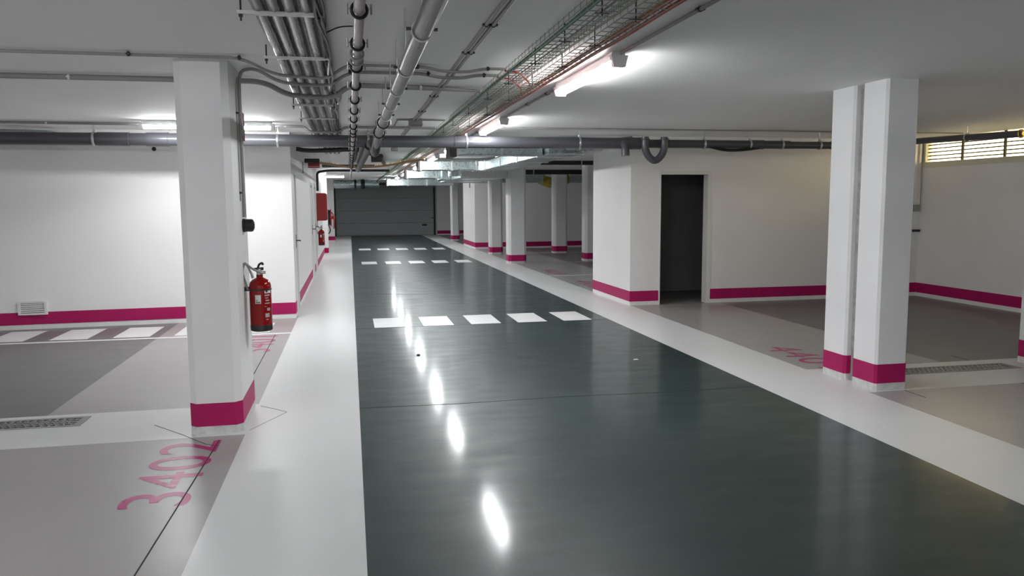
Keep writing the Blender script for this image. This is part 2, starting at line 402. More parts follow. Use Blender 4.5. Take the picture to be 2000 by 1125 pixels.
# storage room block with the open doorway
BX0, BY0, BY1, DX0, DX1, DZ = 4.18, 11.37, 13.25, 4.645, 5.465, 2.03
bx = MB().box(BX0, BX0+.16, BY0, BY1, 0, H).box(BX0+.16, DX0, BY0, BY0+.14, 0, H).box(DX1, XR, BY0, BY0+.14, 0, H).box(DX0, DX1, BY0, BY0+.14, DZ, H).box(BX0+.16, XR, BY1-.14, BY1, 0, H)
bx.each('wall_storage_room', M_wall, None)
wall_band('storage_room', [((BX0, BY0), (BX0, BY1), (-1, 0)), ((BX0-.004, BY0), (DX0, BY0), (0, -1)), ((DX1+.03, BY0), (XR, BY0), (0, -1))])
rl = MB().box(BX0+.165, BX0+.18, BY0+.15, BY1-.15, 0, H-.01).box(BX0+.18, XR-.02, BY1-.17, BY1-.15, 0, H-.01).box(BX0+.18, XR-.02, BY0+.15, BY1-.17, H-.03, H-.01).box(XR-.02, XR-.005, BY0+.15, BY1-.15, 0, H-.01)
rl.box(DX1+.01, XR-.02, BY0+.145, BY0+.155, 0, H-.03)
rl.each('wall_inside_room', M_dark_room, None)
df = MB()
for x0, x1, z0, z1 in ((DX0, DX0+.02, 0, DZ), (DX1-.03, DX1+.035, 0, DZ+.02), (DX0+.02, DX1-.03, DZ-.03, DZ+.02)): df.box(x0, x1, BY0-.012, BY0+.15, z0, z1)
struct(df.build('door_4', M_frame))
# second block further back, and the recess behind it
b2 = MB().box(4.18, XR, 26.6, 29.4, 0, H); struct(b2.build('wall_far_block', M_wall))
wall_band('far_block', [((4.18, 26.6), (4.18, 29.4), (-1, 0)), ((4.176, 26.6), (XR, 26.6), (0, -1))])

# pillars
def pillar(x0, x1, y0, y1, label, c=.03, group=None):
    o = MB().prism(foot(x0, x1, y0, y1, c), 0, H).build('pillar', M_pil); tag(o, label, 'pillar', group)
    t = .003
    MB().prism(foot(x0-t, x1+t, y0-t, y1+t, c), .06, .222).build('painted_band', M_pink, o)['label'] = 'magenta band round the foot'
    MB().prism(foot(x0-t, x1+t, y0-t, y1+t, c), 0, .058).build('plinth', M_plinth, o)
    return o
pillar(-1.125, -.78, 5.65, 6.41, 'large white pillar on the left carrying the fire extinguisher', .045)
pillar(4.28, 4.58, 5.72, 6.035, 'white square pillar on the right, the nearer of the joined pair', .02)
pillar(4.27, 4.57, 6.125, 6.46, 'white square pillar on the right, the farther of the joined pair', .02)
MB().box(4.33, 4.52, 6.036, 6.124, 0, H-.002).build('expansion_joint', M_gap).__setitem__('kind', 'structure')
pillar(6.41, 6.75, 5.95, 6.48, 'white pillar cut by the right edge of the picture beside the drain grate')
pillar(4.03, 4.50, 20.0, 20.45, 'white pillar beside the lane, nearest of those past the storage room', .06)
pillar(4.19, 4.59, 23.7, 24.1, 'white pillar beside the lane between the nearer one and the far block', .06)
pillar(6.19, 6.62, 23.6, 24.0, 'white pillar standing in the bays before the yellow duct insulation', .06)
pillar(6.16, 6.5, 20.2, 20.6, 'white pillar mostly hidden behind the storage room corner', .06)
pillar(4.15, 4.48, 32.7, 33.1, 'farthest white pillar beside the lane near the garage door', .05)

# garage door
gd = MB().box(-.74, -.66, YF-.06, YF+.05, 0, 2.5).box(4.07, 4.15, YF-.06, YF+.05, 0, 2.5).box(-.66, 4.07, YF-.06, YF+.05, 2.42, 2.5).build('door_5', M_blackm)
struct(gd, 'grey sectional garage door in a dark frame at the far end')
for k in range(4):
    z0 = .02+.6*k
    m = MB().bbox(-.655, 4.065, YF-.01, YF+.04, z0+.006, z0+.594, .006)
    m.box(-.655, 4.065, YF-.016, YF-.01, z0+.29, z0+.31)
    m.build('door_panel', M_garage, gd)
MB().tube([(3.5, YF-.04, .5), (3.7, YF-.04, .5)], .018, 8).box(3.48, 3.72, YF-.025, YF-.012, .46, .54).build('door_handle', M_black, gd)
MB().box(3.95, 4.06, YF-.04, YF-.012, .82, .86).build('door_latch', M_black, gd)
MB().box(-.7, 4.1, YF-.2, YF-.06, 2.44, 2.56).build('door_header', M_blackm, gd)
MB().tube([(-.7, YF-.22, 2.43), (4.1, YF-.22, 2.43)], .02, 8).build('door_shaft', M_steel, gd)

# louvred window high on the right wall
wf = MB().box(XR-.012, XR+.1, WY0, WY1, WZ-.03, WZ+.055).box(XR-.012, XR+.1, WY1-.05, WY1, WZ+.055, H-.001).box(XR-.012, XR+.1, WY0, WY0+.05, WZ+.055, H-.001)
wo = struct(wf.build('window_1', M_slat))
for y in (7.3, 8.1, 8.9, 9.72, 10.52): MB().box(XR+.0, XR+.03, y-.014, y+.014, WZ+.055, H-.002).build('mullion', M_slatd, wo)
for k in range(6):
    z = WZ+.085+.057*k
    MB().add([(XR+.035,WY0+.05,z),(XR+.035,WY1-.05,z),(XR+.09,WY1-.05,z+.012),(XR+.09,WY0+.05,z+.012),
              (XR+.035,WY0+.05,z+.016),(XR+.035,WY1-.05,z+.016),(XR+.09,WY1-.05,z+.026),(XR+.09,WY0+.05,z+.026)],
             [(0,3,2,1),(4,5,6,7),(0,1,5,4),(1,2,6,5),(2,3,7,6),(3,0,4,7)]).build('slat', M_slatd, wo)

# ------------------------------------------------------------------ lamps
def lamp(x, y, rot, label, length=1.5, z=H):
    o = empty('batten_lamp', (x, y, z)); tag(o, label, 'lamp', 'fluorescent ceiling lamps')
    L2 = length/2
    def sec(w0, w1, z0, z1, ya, yb): 
        return [(-w0,ya,z0),(w0,ya,z0),(w1,ya,z1),(-w1,ya,z1)], [(-w0,yb,z0),(w0,yb,z0),(w1,yb,z1),(-w1,yb,z1)]
    def loft(m, w0, w1, z0, z1, ya, yb):
        a, b = sec(w0, w1, z0, z1, ya, yb); m.add([V(*p)+V(x,y,z) for p in a+b], [(0,1,2,3),(7,6,5,4),(0,4,5,1),(1,5,6,2),(2,6,7,3),(3,7,4,0)])
    hb = MB(); loft(hb, .054, .042, -.058, -.001, -L2+.03, L2-.03)
    
    eb = MB(); loft(eb, .040, .058, -.10, -.028, -L2, -L2+.045); loft(eb, .040, .058, -.10, -.028, L2-.045, L2)
    eb.each('end_cap', M_lampbody, o)
    hb.build('housing', M_lampbody, o)
    n = 8; vs = []; fs = []
    for yy in (-L2+.046, L2-.046):
        for k in range(n+1):
            q = .18+(PI-.36)*k/n; vs.append(V(x+.055*math.cos(q), y+yy, z-.050-.048*math.sin(q)))
    for k in range(n): fs.append((k, k+1, n+1+k+1, n+1+k))
    fs += [tuple(range(n, -1, -1)), tuple(range(n+1, 2*n+2))]
    MB().add(vs, fs).build('diffuser', M_lamp, o, smooth=True)
    cl = MB()
    for s in (-.5, .5): cl.box(x-.03, x+.03, y+s*length*.6-.012, y+s*length*.6+.012, z-.028, z-.0)
    cl.each('clip', M_steel, o)
    if z < H-.01:
        for q in (-1, 1): MB().tube([(x, y+q*L2*.7, z-.02), (x, y+q*L2*.7, H)], .004, 6).build('hanger_rod', M_steel, o)
    o.rotation_euler = (0, 0, rot); return o
ORD = ['ceiling lamp over the lane in the near unseen part of the hall', 'ceiling lamp just above and behind the camera over the lane',
       'lit batten lamp over the lane, nearest one, beside the red cable', 'lit batten lamp over the lane just before the big dark cross pipe',
       'lit batten lamp over the lane, first past the big dark cross pipe', 'lit batten lamp over the lane, second past the dark cross pipe',
       'lit batten lamp over the lane, third past the dark cross pipe', 'lit batten lamp over the lane, fourth past the dark cross pipe',
       'lit batten lamp over the lane, second from the garage door', 'lit batten lamp over the lane nearest the garage door']
for k, yy in enumerate((-2.1, None, 5.72, 9.62, 13.5, 16.6, 20.6, 25.0, 28.9, 33.4)):
    if yy is not None: lamp(1.745, yy, 0, ORD[k])
lamp(-1.6, 9.9, PI/2, 'lit batten lamp crossing behind the top of the large left pillar')
lamp(-3.3, 2.2, PI/2, 'ceiling lamp over the near left bay outside the picture')
lamp(-3.3, -2.6, PI/2, 'ceiling lamp over the left bay behind the camera')
lamp(-3.3, -5.6, PI/2, 'added fill lamp over the rear left bay behind the camera')  # unseen fill, added to brighten the left pillar front and ceiling
lamp(1.745, -5.6, 0, 'added fill lamp at the rear of the lane behind the camera')  # another added fill lamp, lifts the surfaces facing the camera
lamp(-.4, -3.6, PI/2, 'added crosswise fill lamp behind the camera')  # fill light added out of view, not part of the lamp rows
lamp(5.6, -5.2, PI/2, 'added fill lamp over the rear right bay behind the camera')  # added fill for the right pillar fronts, out of view
lamp(-.42, 24.4, PI/2, 'short lit lamp low under the ceiling above the red fire cabinet', .62, 2.46)

# ------------------------------------------------------------------ big cross pipe
PZ, PY = 2.388, 10.4
bp = MB().tube([(XL+.05, PY, PZ), (3.75, PY, PZ)], .077, 24).build('drain_pipe', M_pvc, smooth=True)
tag(bp, 'thick dark grey plastic pipe crossing the whole hall under the ceiling', 'pipe')
MB().tube([(3.75, PY, PZ), (3.86, PY, PZ), (3.9, PY, PZ), (6.2, PY, PZ), (6.25, PY, PZ-.004), (8.0, PY, PZ)], .06, 20,
          rs=[.077, .077, .058, .058, .052, .052]).build('narrow_run', M_pvc, bp, smooth=True)
for a, b in ((-2.95, -2.6), (-2.4, -2.15), (1.37, 1.52), (3.72, 3.95), (5.6, 5.8), (6.9, 7.05)):
    rr = .083 if a < 3.8 else .064
    MB().tube([(a, PY, PZ), (b, PY, PZ)], rr, 24).ring((b, PY, PZ), 'x', rr-.001, .005, 24).build('coupling_sleeve', M_pvc, bp, smooth=True)
for x in (-5.0, -2.99, -.86, .26, 1.53, 3.08, 4.9, 5.6, 6.1, 6.7):
    rr = .081 if x < 3.8 else .062
    c = MB().ring((x, PY, PZ), 'x', rr, .006, 24, 6, wide=2.5).box(x-.012, x+.012, PY-.012, PY+.012, PZ+rr, PZ+rr+.03).build('hanger_ring', M_steel, bp, smooth=True)
    MB().tube([(x, PY, PZ+rr+.02), (x, PY, H)], .005, 6).build('hanger_rod', M_steel, c)
# siphons on the big pipe
MB().tube(fillet([(3.98, PY-.12, 2.47), (3.98, PY-.12, 2.26), (4.12, PY-.12, 2.12), (4.26, PY-.12, 2.26), (4.26, PY-.12, 2.47)], .14, 8), .05, 16).build('siphon_bend', M_pvc, bp, smooth=True)
MB().ring((3.98, PY-.12, 2.44), 'z', .052, .012, 18).ring((4.26, PY-.12, 2.44), 'z', .052, .012, 18).each('siphon_collar', M_pvc, bp, smooth=True)
MB().tube(fillet([(3.68, PY+.1, 2.38), (3.70, PY-.1, 2.38), (3.70, PY-.12, 2.21)], .1, 8), .055, 16).build('siphon_bend', M_pvc, bp, smooth=True)
MB().tube(smooth_path([(4.95, PY-.02, 2.36), (5.2, PY-.03, 2.31), (5.45, PY-.03, 2.31), (5.75, PY-.02, 2.345)]), .022, 10).build('sagging_hose', M_black, bp, smooth=True)
rp = MB().tube(fillet([(7.98, PY, PZ), (8.2, PY, 2.45), (8.2, 8.42, 2.40)], .08, 6), .045, 16).build('drain_pipe', M_pvc, smooth=True)
tag(rp, 'dark pipe in front of the louvred window by the right wall', 'pipe')
MB().ring((8.2, 8.42, 2.40), 'y', .045, .012, 18).disc((8.2, 8.4, 2.40), 'y', .03, .05).build('end_cap', M_brass, rp, smooth=True)
c = MB().ring((8.2, 9.3, 2.425), 'y', .05, .006, 20, 6, wide=2).build('hanger_ring', M_steel, rp, smooth=True)
MB().tube([(8.2, 9.3, 2.47), (8.2, 9.3, H)], .005, 6).build('hanger_rod', M_steel, c)

# ------------------------------------------------------------------ pinkish water pipe with black rings, along the lane
wx, wz = .052, 2.265
wp = MB().tube([(wx, -2, wz), (wx, 22, wz)], .020, 14).build('water_pipe', M_pipe_pinkish, smooth=True)
tag(wp, 'thin pinkish water pipe with black ring clamps running along the ceiling', 'pipe')
def ring_clamp(parent, x, y, z, R, m=M_black, ears=True):
    c = MB().ring((x, y, z), 'y', R+.006, .006, 20, 6, wide=1.6).build('pipe_clamp', m, parent, smooth=True)
    if ears:
        for q in (-1, 1): MB().tube([(x+q*(R+.008), y, z+.004), (x+q*(R+.02), y, z+.004), (x+q*(R+.0201), y, z-.014), (x+q*(R+.02), y, z+.022)], .004, 6).build('clamp_bolt', M_steel, c)
    MB().tube([(x, y, z+R+.008), (x, y, H)], .004, 6).build('hanger_rod', M_steel, c)
for y in (2.3, 2.86, 3.45, 4.02, 4.65, 5.28, 5.9, 6.5, 7.1, 7.6, 7.95, 8.6, 9.3, 10.0, 11.0, 11.6, 12.2, 12.8, 13.4, 14, 14.6, 15.2): ring_clamp(wp, wx, y, wz, .021)

for y in (3.68, 3.84): ring_clamp(wp, wx, y, wz, .022, M_conduit, False)
# ------------------------------------------------------------------ grey soil pipe with bend, along the lane
gx, gz = .30, 2.275
sp_ = MB().tube(fillet([(gx+.005, -2, gz), (gx, 8.05, gz), (gx-.02, 8.4, 2.13), (gx-.02, 8.62, 2.13), (gx-.03, 8.9, 2.27), (gx-.06, 9.4, 2.265)], .14, 6), .038, 18).build('soil_pipe', M_pvc_light, smooth=True)
tag(sp_, 'mid grey soil pipe running along the ceiling into a black bend', 'pipe')
MB().tube(fillet([(gx, 7.95, gz), (gx, 8.1, gz), (gx-.02, 8.4, 2.13), (gx-.02, 8.62, 2.13), (gx-.03, 8.9, 2.27), (gx-.05, 9.2, 2.265)], .14, 8), .046, 18).build('siphon_bend', M_black, sp_, smooth=True)
MB().tube([(gx-.06, 9.3, 2.25), (gx-.12, 15.5, 2.235)], .05, 14).build('far_run', M_black, sp_, smooth=True)
for y in (3.2, 4.1, 4.85, 5.6, 6.3):
    c = MB().ring((gx, y, gz), 'y', .0405, .0045, 20, 6, wide=1.8).build('pipe_clamp', M_brkt, sp_, smooth=True)
    MB().tube([(gx, y, gz+.04), (gx, y, H)], .004, 6).build('hanger_rod', M_steel, c)
    MB().box(gx-.062, gx-.042, y-.006, y+.006, gz+.0, gz+.012).box(gx+.042, gx+.062, y-.006, y+.006, gz, gz+.012).each('clamp_bolt', M_blackm, c)
ring_clamp(sp_, gx, 6.85, gz, .042)
ring_clamp(sp_, gx, 7.8, gz, .046)

# ------------------------------------------------------------------ rack with four corrugated tubes
xs4 = [-.405, -.325, -.245, -.165]
nm = ['leftmost', 'second from the left', 'third from the left', 'rightmost']
for i, x in enumerate(xs4):
    m = MB(); y = -2.
    pts, rs = [], []
    def sag(y): 
        return -.012*abs(math.sin((y-5.1)*PI/2.4)) if y < 12 else 0
    n = 190
    for k in range(n+1):
        yy = -1.5+16.5*k/n; pts.append((x+.01*math.sin(yy*.5+i), yy, 2.531+.4*sag(yy))); rs.append(.0295+(.0012 if k % 2 else 0))
    o = m.tube(pts, .03, 14, rs=rs).build('corrugated_tube', M_corr, smooth=True)
    tag(o, 'grey corrugated tube on the ceiling rack, %s of the four' % nm[i], 'tube', 'corrugated tubes on the ceiling rack')
HY = [1.6, 2.8, 3.98, 5.15, 7.55, 8.72, 11.2, 12.6, 13.8]
HN = ['behind the camera', 'just above the camera', 'nearest in view', 'just before the crossing conduits', 'just past the crossing conduits', 'just before the big cross pipe',
      'first past the big cross pipe', 'second past the big cross pipe', 'farthest one']
for k, y in enumerate(HY):
    o = MB().box(-.49, -.10, y-.018, y+.018, 2.486, 2.496).box(-.49, -.10, y-.0215, y-.0181, 2.484, 2.50).build('trapeze_hanger', M_brkt)
    tag(o, 'flat steel hanger bar under the four grey tubes, ' + HN[k], 'hanger', 'hangers of the tube rack')
    for x in (-.475, -.115):
        rd = MB().tube([(x, y, 2.455), (x, y, H)], .0045, 6).build('hanger_rod', M_blackm, o)
        MB().box(x-.009, x+.009, y-.009, y+.009, 2.472, 2.484).build('nut', M_blackm, rd)
cb = empty('cable_bundle', (-.11, 5, 2.5)); tag(cb, 'loose bundle of black cables hanging along the right of the grey tubes', 'cables')
for i in range(8):
    pts = []
    ph = random.random()*6
    for k in range(60):
        yy = -1.+k*.25; a = yy*2.3+ph
        pts.append((-.112+.014*math.cos(a+i)+.006*math.sin(yy*5+i*2), yy, 2.505+.018*math.sin(a)+.012*math.sin(yy*1.3+i)))
    MB().tube(smooth_path(pts, 3), .0055+.002*(i % 3), 6).build('cable', [M_black, M_blackm, M_conduit][i % 3 if i < 5 else 0], cb, smooth=True)
MB().tube(smooth_path([(-.1, 6.6, 2.5), (-.06, 6.75, 2.47), (-.045, 6.95, 2.5), (-.07, 7.1, 2.46), (-.09, 7.4, 2.5)]), .008, 6).build('cable', M_conduit, cb, smooth=True)
MB().tube(smooth_path([(-.1, 4.5, 2.52), (-.02, 4.48, 2.55), (.09, 4.47, 2.555)]), .004, 6).build('cable_tail', M_black, cb, smooth=True)

# ------------------------------------------------------------------ cross conduits
def conduit(pts, r, label, R=.12, m=None, clips=(), name='conduit', mt=None):
    o = MB().tube(fillet(pts, R, 6), r, 10).build(name, mt or M_conduit, smooth=True); tag(o, label, 'conduit')
    for (x, y, z, ax) in clips:
        if ax == 'x': b = MB().box(x-.012, x+.012, y-r-.012, y+r+.012, z-.006, z+.004).ring((x, y, z), 'x', r+.002, .003, 12, 5, wide=3)
        else: b = MB().box(x-r-.012, x+r+.012, y-.012, y+.012, z-.006, z+.004).ring((x, y, z), 'y', r+.002, .003, 12, 5, wide=3)
        b.each('clip', M_blackm if r < .015 else M_brkt, o)
    return o
zc = 2.551; zd = 2.462
conduit([(-5.5, 5.50, zc), (-.66, 5.52, zc), (-.48, 5.62, zd), (-.12, 5.75, zd), (0, 5.68, zc), (.55, 5.68, zc), (.68, 5.72, 2.53), (.86, 5.72, 2.53), (.98, 5.68, zc), (1.13, 5.68, zc)],
        .0105, 'thin conduit crossing the ceiling in front of the left pillar, nearer of the pair', clips=[(-1.35, 5.5, zc, 'x'), (-.68, 5.52, zc, 'x'), (.02, 5.68, zc, 'x'), (.5, 5.68, zc, 'x'), (1.0, 5.68, zc, 'x')])
conduit([(-.765, 6.12, 1.5), (-.765, 6.12, 2.47), (-.74, 6.05, zc), (-.62, 5.9, zc), (-.47, 5.98, zd), (-.12, 6.1, zd), (.02, 5.98, zc), (.56, 5.97, zc), (.68, 6.0, 2.53), (.86, 6.0, 2.53), (.98, 5.97, zc), (1.13, 5.97, zc)],
        .0125, 'conduit bending down the side of the left pillar to the black sounder', R=.12, clips=[(.03, 5.98, zc, 'x'), (.6, 5.97, zc, 'x'), (1.02, 5.97, zc, 'x')])
conduit([(-5.5, 6.45, 2.540), (-.62, 6.47, 2.540), (-.46, 6.6, 2.455), (-.1, 6.72, 2.455), (.02, 6.55, 2.540), (.65, 6.62, 2.540), (1.1, 6.66, 2.540)],
        .021, 'thick grey conduit passing behind the left pillar and under the tubes', R=.14, clips=[(-2.0, 6.46, 2.540, 'x'), (-1.25, 6.46, 2.540, 'x'), (.6, 6.61, 2.540, 'x')])
conduit([(-5.5, 10.05, 2.545), (-3.5, 10.1, 2.545), (-1.0, 10.18, 2.545), (-.52, 10.2, 2.545), (-.46, 10.15, 2.478), (-.12, 10.15, 2.478), (-.02, 10.2, 2.545), (1.1, 10.2, 2.545)],
        .016, 'grey conduit along the ceiling above the big cross pipe', clips=[(-3.4, 10.1, 2.545, 'x'), (-2.1, 10.13, 2.545, 'x'), (-.75, 10.2, 2.545, 'x')])
conduit([(.575, 10.2, 2.555), (.575, 9.3, 2.555), (.78, 9.3, 2.555), (1.12, 9.3, 2.555)], .011, 'thin conduit elbow left of the grey ceiling junction box', R=.07)
for i, x in enumerate((.752, .79)):
    conduit([(x-.005, -2, 2.552), (x, 9.25, 2.552), (x, 14, 2.552)], .0105, 'long thin ceiling conduit beside the grey soil pipe, %s of two' % ('left' if i == 0 else 'right'),
            clips=[(x, yy, 2.552, 'y') for yy in (4.3, 5.1, 7.2, 8.4)])
jb = MB().bbox(.70, .86, 9.28, 9.40, 2.49, 2.568, .006).build('junction_box', M_conduit); tag(jb, 'small grey junction box on the ceiling conduits', 'box')
MB().bbox(.705, .855, 9.285, 9.395, 2.482, 2.489, .003).build('lid', M_conduit, jb)
for i, yy in enumerate((12.5, 14.0)):
    j = MB().bbox(.74, .86, yy, yy+.12, 2.50, 2.568, .005).build('junction_box', M_conduit)
    tag(j, 'grey junction box past the big cross pipe, %s' % ('nearer one' if i == 0 else 'farther one'), 'box')
# flex drop with side cable on the pillar
conduit([(-.775, 6.02, 1.62), (-.775, 6.02, 2.42), (-.76, 6.0, 2.5)], .004, 'thin cable running up the side of the left pillar', R=.03, clips=[(-.775, 6.02, 2.25, 'y'), (-.775, 6.02, 1.68, 'y')])
conduit([(1.9, 10.17, 2.56), (8.9, 10.17, 2.56)], .009, 'thin conduit on the ceiling above the right part of the cross pipe')
for i, (ya, yb) in enumerate(((6.5, 8.85), (2.6, 4.95), (10.4, 12.8))):
    conduit([(1.745, ya, 2.552), (1.745, yb, 2.552)], .011, 'thin conduit on the ceiling linking %s' % ('the two nearest lane lamps', 'the nearest lane lamp to one behind the camera', 'the lamps across the big pipe')[i],
            clips=[(1.745, (ya+yb)/2, 2.552, 'y'), (1.745, ya+.4, 2.552, 'y')])

# ------------------------------------------------------------------ two wire basket trays with cables
def basket(x0, x1, zb, hh, label, y0=.5, y1=36):
    o = empty('cable_tray', ((x0+x1)/2, 10, zb)); tag(o, label, 'cable tray', 'wire basket trays')
    lw = MB()
    for x in (x0, (x0*2+x1)/3, (x0+2*x1)/3, x1): lw.tube([(x, y0, zb), (x, y1, zb)], .003, 5)
    for x in (x0, x1):
        for z in (zb+hh*.5, zb+hh): lw.tube([(x, y0, z), (x, y1, z)], .0025, 5)
    tag(lw.build('long_wire', M_wire, o), kind='stuff')
    cwm = MB(); y = y0
    while y < 26:
        cwm.tube([(x0, y, zb+hh+.008), (x0, y, zb), (x1, y, zb), (x1, y, zb+hh+.008)], .0027, 4, cap=False)
        y += .1 if y < 14 else .2
    tag(cwm.build('cross_wire', M_wire, o), kind='stuff')
    return o
ZB = 2.478
basket(1.10, 1.255, ZB, .055, 'long wire basket tray with the green cable, left of the pair')
basket(1.30, 1.455, ZB-.004, .055, 'long wire basket tray with the red cables, right of the pair')
def cable(pts, r, m, label, k=4):
    o = MB().tube(smooth_path(pts, k), r, 8).build('cable', m, smooth=True); return tag(o, label, 'cable')
def run(x, z, y0, y1, dy=.6, j=.004): return [(x+random.uniform(-j, j), y0+i*dy, z+random.uniform(0, j)) for i in range(int((y1-y0)/dy)+1)]
cable(run(1.115, ZB+.016, .5, 34), .0115, M_green, 'thick green cable on the left edge of the left basket tray')
cable(run(1.14, ZB+.009, 11, 34), .014, M_green, 'second green cable in the basket tray past the cross pipe')
cable(run(1.43, ZB+.010, .5, 24, j=.003), .011, M_red, 'red cable in the right basket tray, outermost')
cable(run(1.474, ZB+.004, .5, 24, j=.004), .011, M_red, 'red cable clipped outside the right basket tray')
cable(run(1.41, ZB+.009, .5, 24, j=.003), .006, M_orange, 'thin orange red cable inside the right basket tray')
cable(run(1.2, ZB+.01, .5, 20, j=.006), .005, M_conduit, 'thin grey cable lying in the left basket tray')
for i, dz in enumerate((0, .3)):
    cable([(1.12, 5.68+dz, zc-.01), (1.22, 5.68+dz, ZB+.05), (1.3, 5.8+dz, ZB+.03), (1.38, 6.0+dz, ZB+.016), (1.44, 6.35+dz, ZB+.016)], .007, M_red,
          'red cable leaving %s crossing conduit into the tray' % ('the nearer' if i == 0 else 'the farther'), 6)
for i in range(4):
    MB_ = cable([(1.12, 10.2+.02*i, 2.55), (1.13+.01*i, 10.35, 2.54), (1.16, 10.6+.1*i, 2.515)], .004, M_green, 'thin green wire curling into the tray above the cross pipe, %s' % ('shortest', 'second shortest', 'second longest', 'longest')[i])
    MB_['group'] = 'green wires above the cross pipe'
TN = ['behind the camera', 'at the top edge of the picture', 'nearest fully in view', 'beside the near end of the nearest lamp', 'beside the nearest lamp', 'by the red cable crossing',
      'just past the nearest lamp', 'midway between the first two lamps', 'at the second lamp', 'just before the big cross pipe']
yy = 2.3; i = 0
for yy in (2.0, 2.85, 3.6, 4.25, 4.95, 5.8, 6.7, 7.8, 9.0, 9.9):
    for s, x in enumerate((1.175, 1.378)):
        y = yy+(.0 if s == 0 else .1)
        o = MB().box(x-.033, x+.033, y-.009, y+.009, ZB-.013, ZB-.008).build('tray_hanger', M_pvc)
        tag(o, 'small T hanger under the %s basket tray, %s' % (('left', 'right')[s], TN[i]), 'hanger', 'basket tray hangers')
        MB().tube([(x, y, ZB-.02), (x, y, H)], .004, 6).build('hanger_rod', M_blackm, o)
    i += 1

# ------------------------------------------------------------------ galvanised ducts
def duct(name, label, boxes, flanges=(), extra=None):
    o = empty(name, boxes[0][:1]+boxes[0][2:3]+(boxes[0][4],)); tag(o, label, 'duct')
    for b in boxes: MB().bbox(*b, c=.008).build('duct_section', M_galv, o)
    for f in flanges: MB().bbox(*f, c=.004).build('flange', M_steel, o)
    return o
def yflange(x0, x1, y, z0, z1, t=.015): return (x0-t, x1+t, y-.02, y+.02, z0-t, z1+t)
def xflange(y0, y1, x, z0, z1, t=.015): return (x-.02, x+.02, y0-t, y1+t, z0-t, z1+t)
d1 = duct('air_duct', 'galvanised duct running along the right of the lane past the cross pipe',
     [(2.96, 3.52, 12.3, 13.9, 2.31, 2.5), (2.96, 3.52, 13.9, 15.5, 2.31, 2.5), (2.96, 3.52, 15.5, 17.3, 2.31, 2.5), (2.96, 3.52, 11.6, 12.3, 2.31, 2.5)],
     [yflange(2.96, 3.52, y, 2.31, 2.5) for y in (12.3, 13.9, 15.5, 17.3)])
# curved elbow from the main duct to the left branch
def elbow(parent, cx, cy_, ri, ro, z0, z1, a0, a1, n=10):
    m = MB(); vs = []; fs = []
    for i in range(n+1):
        q = math.radians(a0+(a1-a0)*i/n); c, s = math.cos(q), math.sin(q)
        vs += [(cx+ri*c, cy_+ri*s, z0), (cx+ro*c, cy_+ro*s, z0), (cx+ro*c, cy_+ro*s, z1), (cx+ri*c, cy_+ri*s, z1)]
    for i in range(n):
        for k in range(4): fs.append((i*4+k, i*4+(k+1)%4, i*4+4+(k+1)%4, i*4+4+k))
    fs += [(3,2,1,0), (n*4, n*4+1, n*4+2, n*4+3)]
    m.add(vs, fs); o = m.build('duct_elbow', M_galv, parent, smooth=True)
    return o
def rods(o, pts, z):
    for (x, y) in pts: MB().tube([(x, y, z-.01), (x, y, H)], .005, 6).build('hanger_rod', M_steel, o)
rods(d1, [(x, y) for x in (2.94, 3.54) for y in (11.9, 13.9, 15.5)], 2.5)
elbow(d1, 2.80, 17.3, .16, .72, 2.31, 2.5, 0, 90)
MB().bbox(1.56, 2.8, 17.46, 18.02, 2.31, 2.5, .008).build('duct_section', M_galv, d1)
for x in (1.56, 2.25, 2.8): MB().bbox(*xflange(17.46, 18.02, x, 2.31, 2.5), c=.004).build('flange', M_steel, d1)
MB().box(1.5, 1.54, 17.44, 18.04, 2.3, 2.51).build('outlet_grille', M_blackm, d1)
d2 = duct('air_duct', 'galvanised cross duct directly behind the big dark cross pipe', [(1.62, 2.3, 11.9, 12.35, 2.315, 2.45), (2.3, 2.94, 11.9, 12.35, 2.315, 2.45)],
     [xflange(11.9, 12.35, x, 2.315, 2.45) for x in (1.62, 2.3)])
MB().bbox(1.5, 1.6, 11.86, 12.39, 2.28, 2.47, .006).build('outlet_grille', M_blackm, d2)
fx = MB().tube(smooth_path([(3.25, 11.58, 2.41), (3.45, 11.45, 2.41), (3.8, 11.3, 2.43), (4.14, 11.2, 2.47)], 8), .09, 16,
               rs=None).build('flexible_duct', M_foil, smooth=True)
tag(fx, 'crumpled foil flexible duct between the steel duct and the storage room wall', 'duct')
d3 = duct('air_duct', 'wide galvanised duct farther along the right of the lane', [(2.72, 3.85, 19.4, 21.5, 2.2, 2.42), (2.72, 3.85, 21.5, 24.0, 2.2, 2.42)],
     [yflange(2.72, 3.85, y, 2.2, 2.42) for y in (19.4, 21.5, 24.0)])
elbow(d3, 2.72, 19.62, .0, .3, 2.24, 2.46, 180, 270, 8)
MB().bbox(1.56, 2.45, 21.6, 22.2, 2.26, 2.46, .008).build('duct_section', M_galv, d3)
MB().bbox(2.45, 2.72, 21.4, 22.4, 2.2, 2.48, .03).build('duct_collar', M_galv, d3)
for x in (1.56, 2.35): MB().bbox(*xflange(21.6, 22.2, x, 2.26, 2.46), c=.004).build('flange', M_steel, d3)
MB().box(1.5, 1.54, 21.56, 22.24, 2.24, 2.48).build('outlet_grille', M_blackm, d3)
d4 = duct('air_duct', 'farthest galvanised branch duct just before the garage door', [(1.42, 2.9, 30.2, 30.8, 2.24, 2.48), (2.9, 3.9, 29.9, 31.2, 2.24, 2.48)],
     [xflange(30.2, 30.8, x, 2.24, 2.48) for x in (1.42, 2.2, 2.9)])
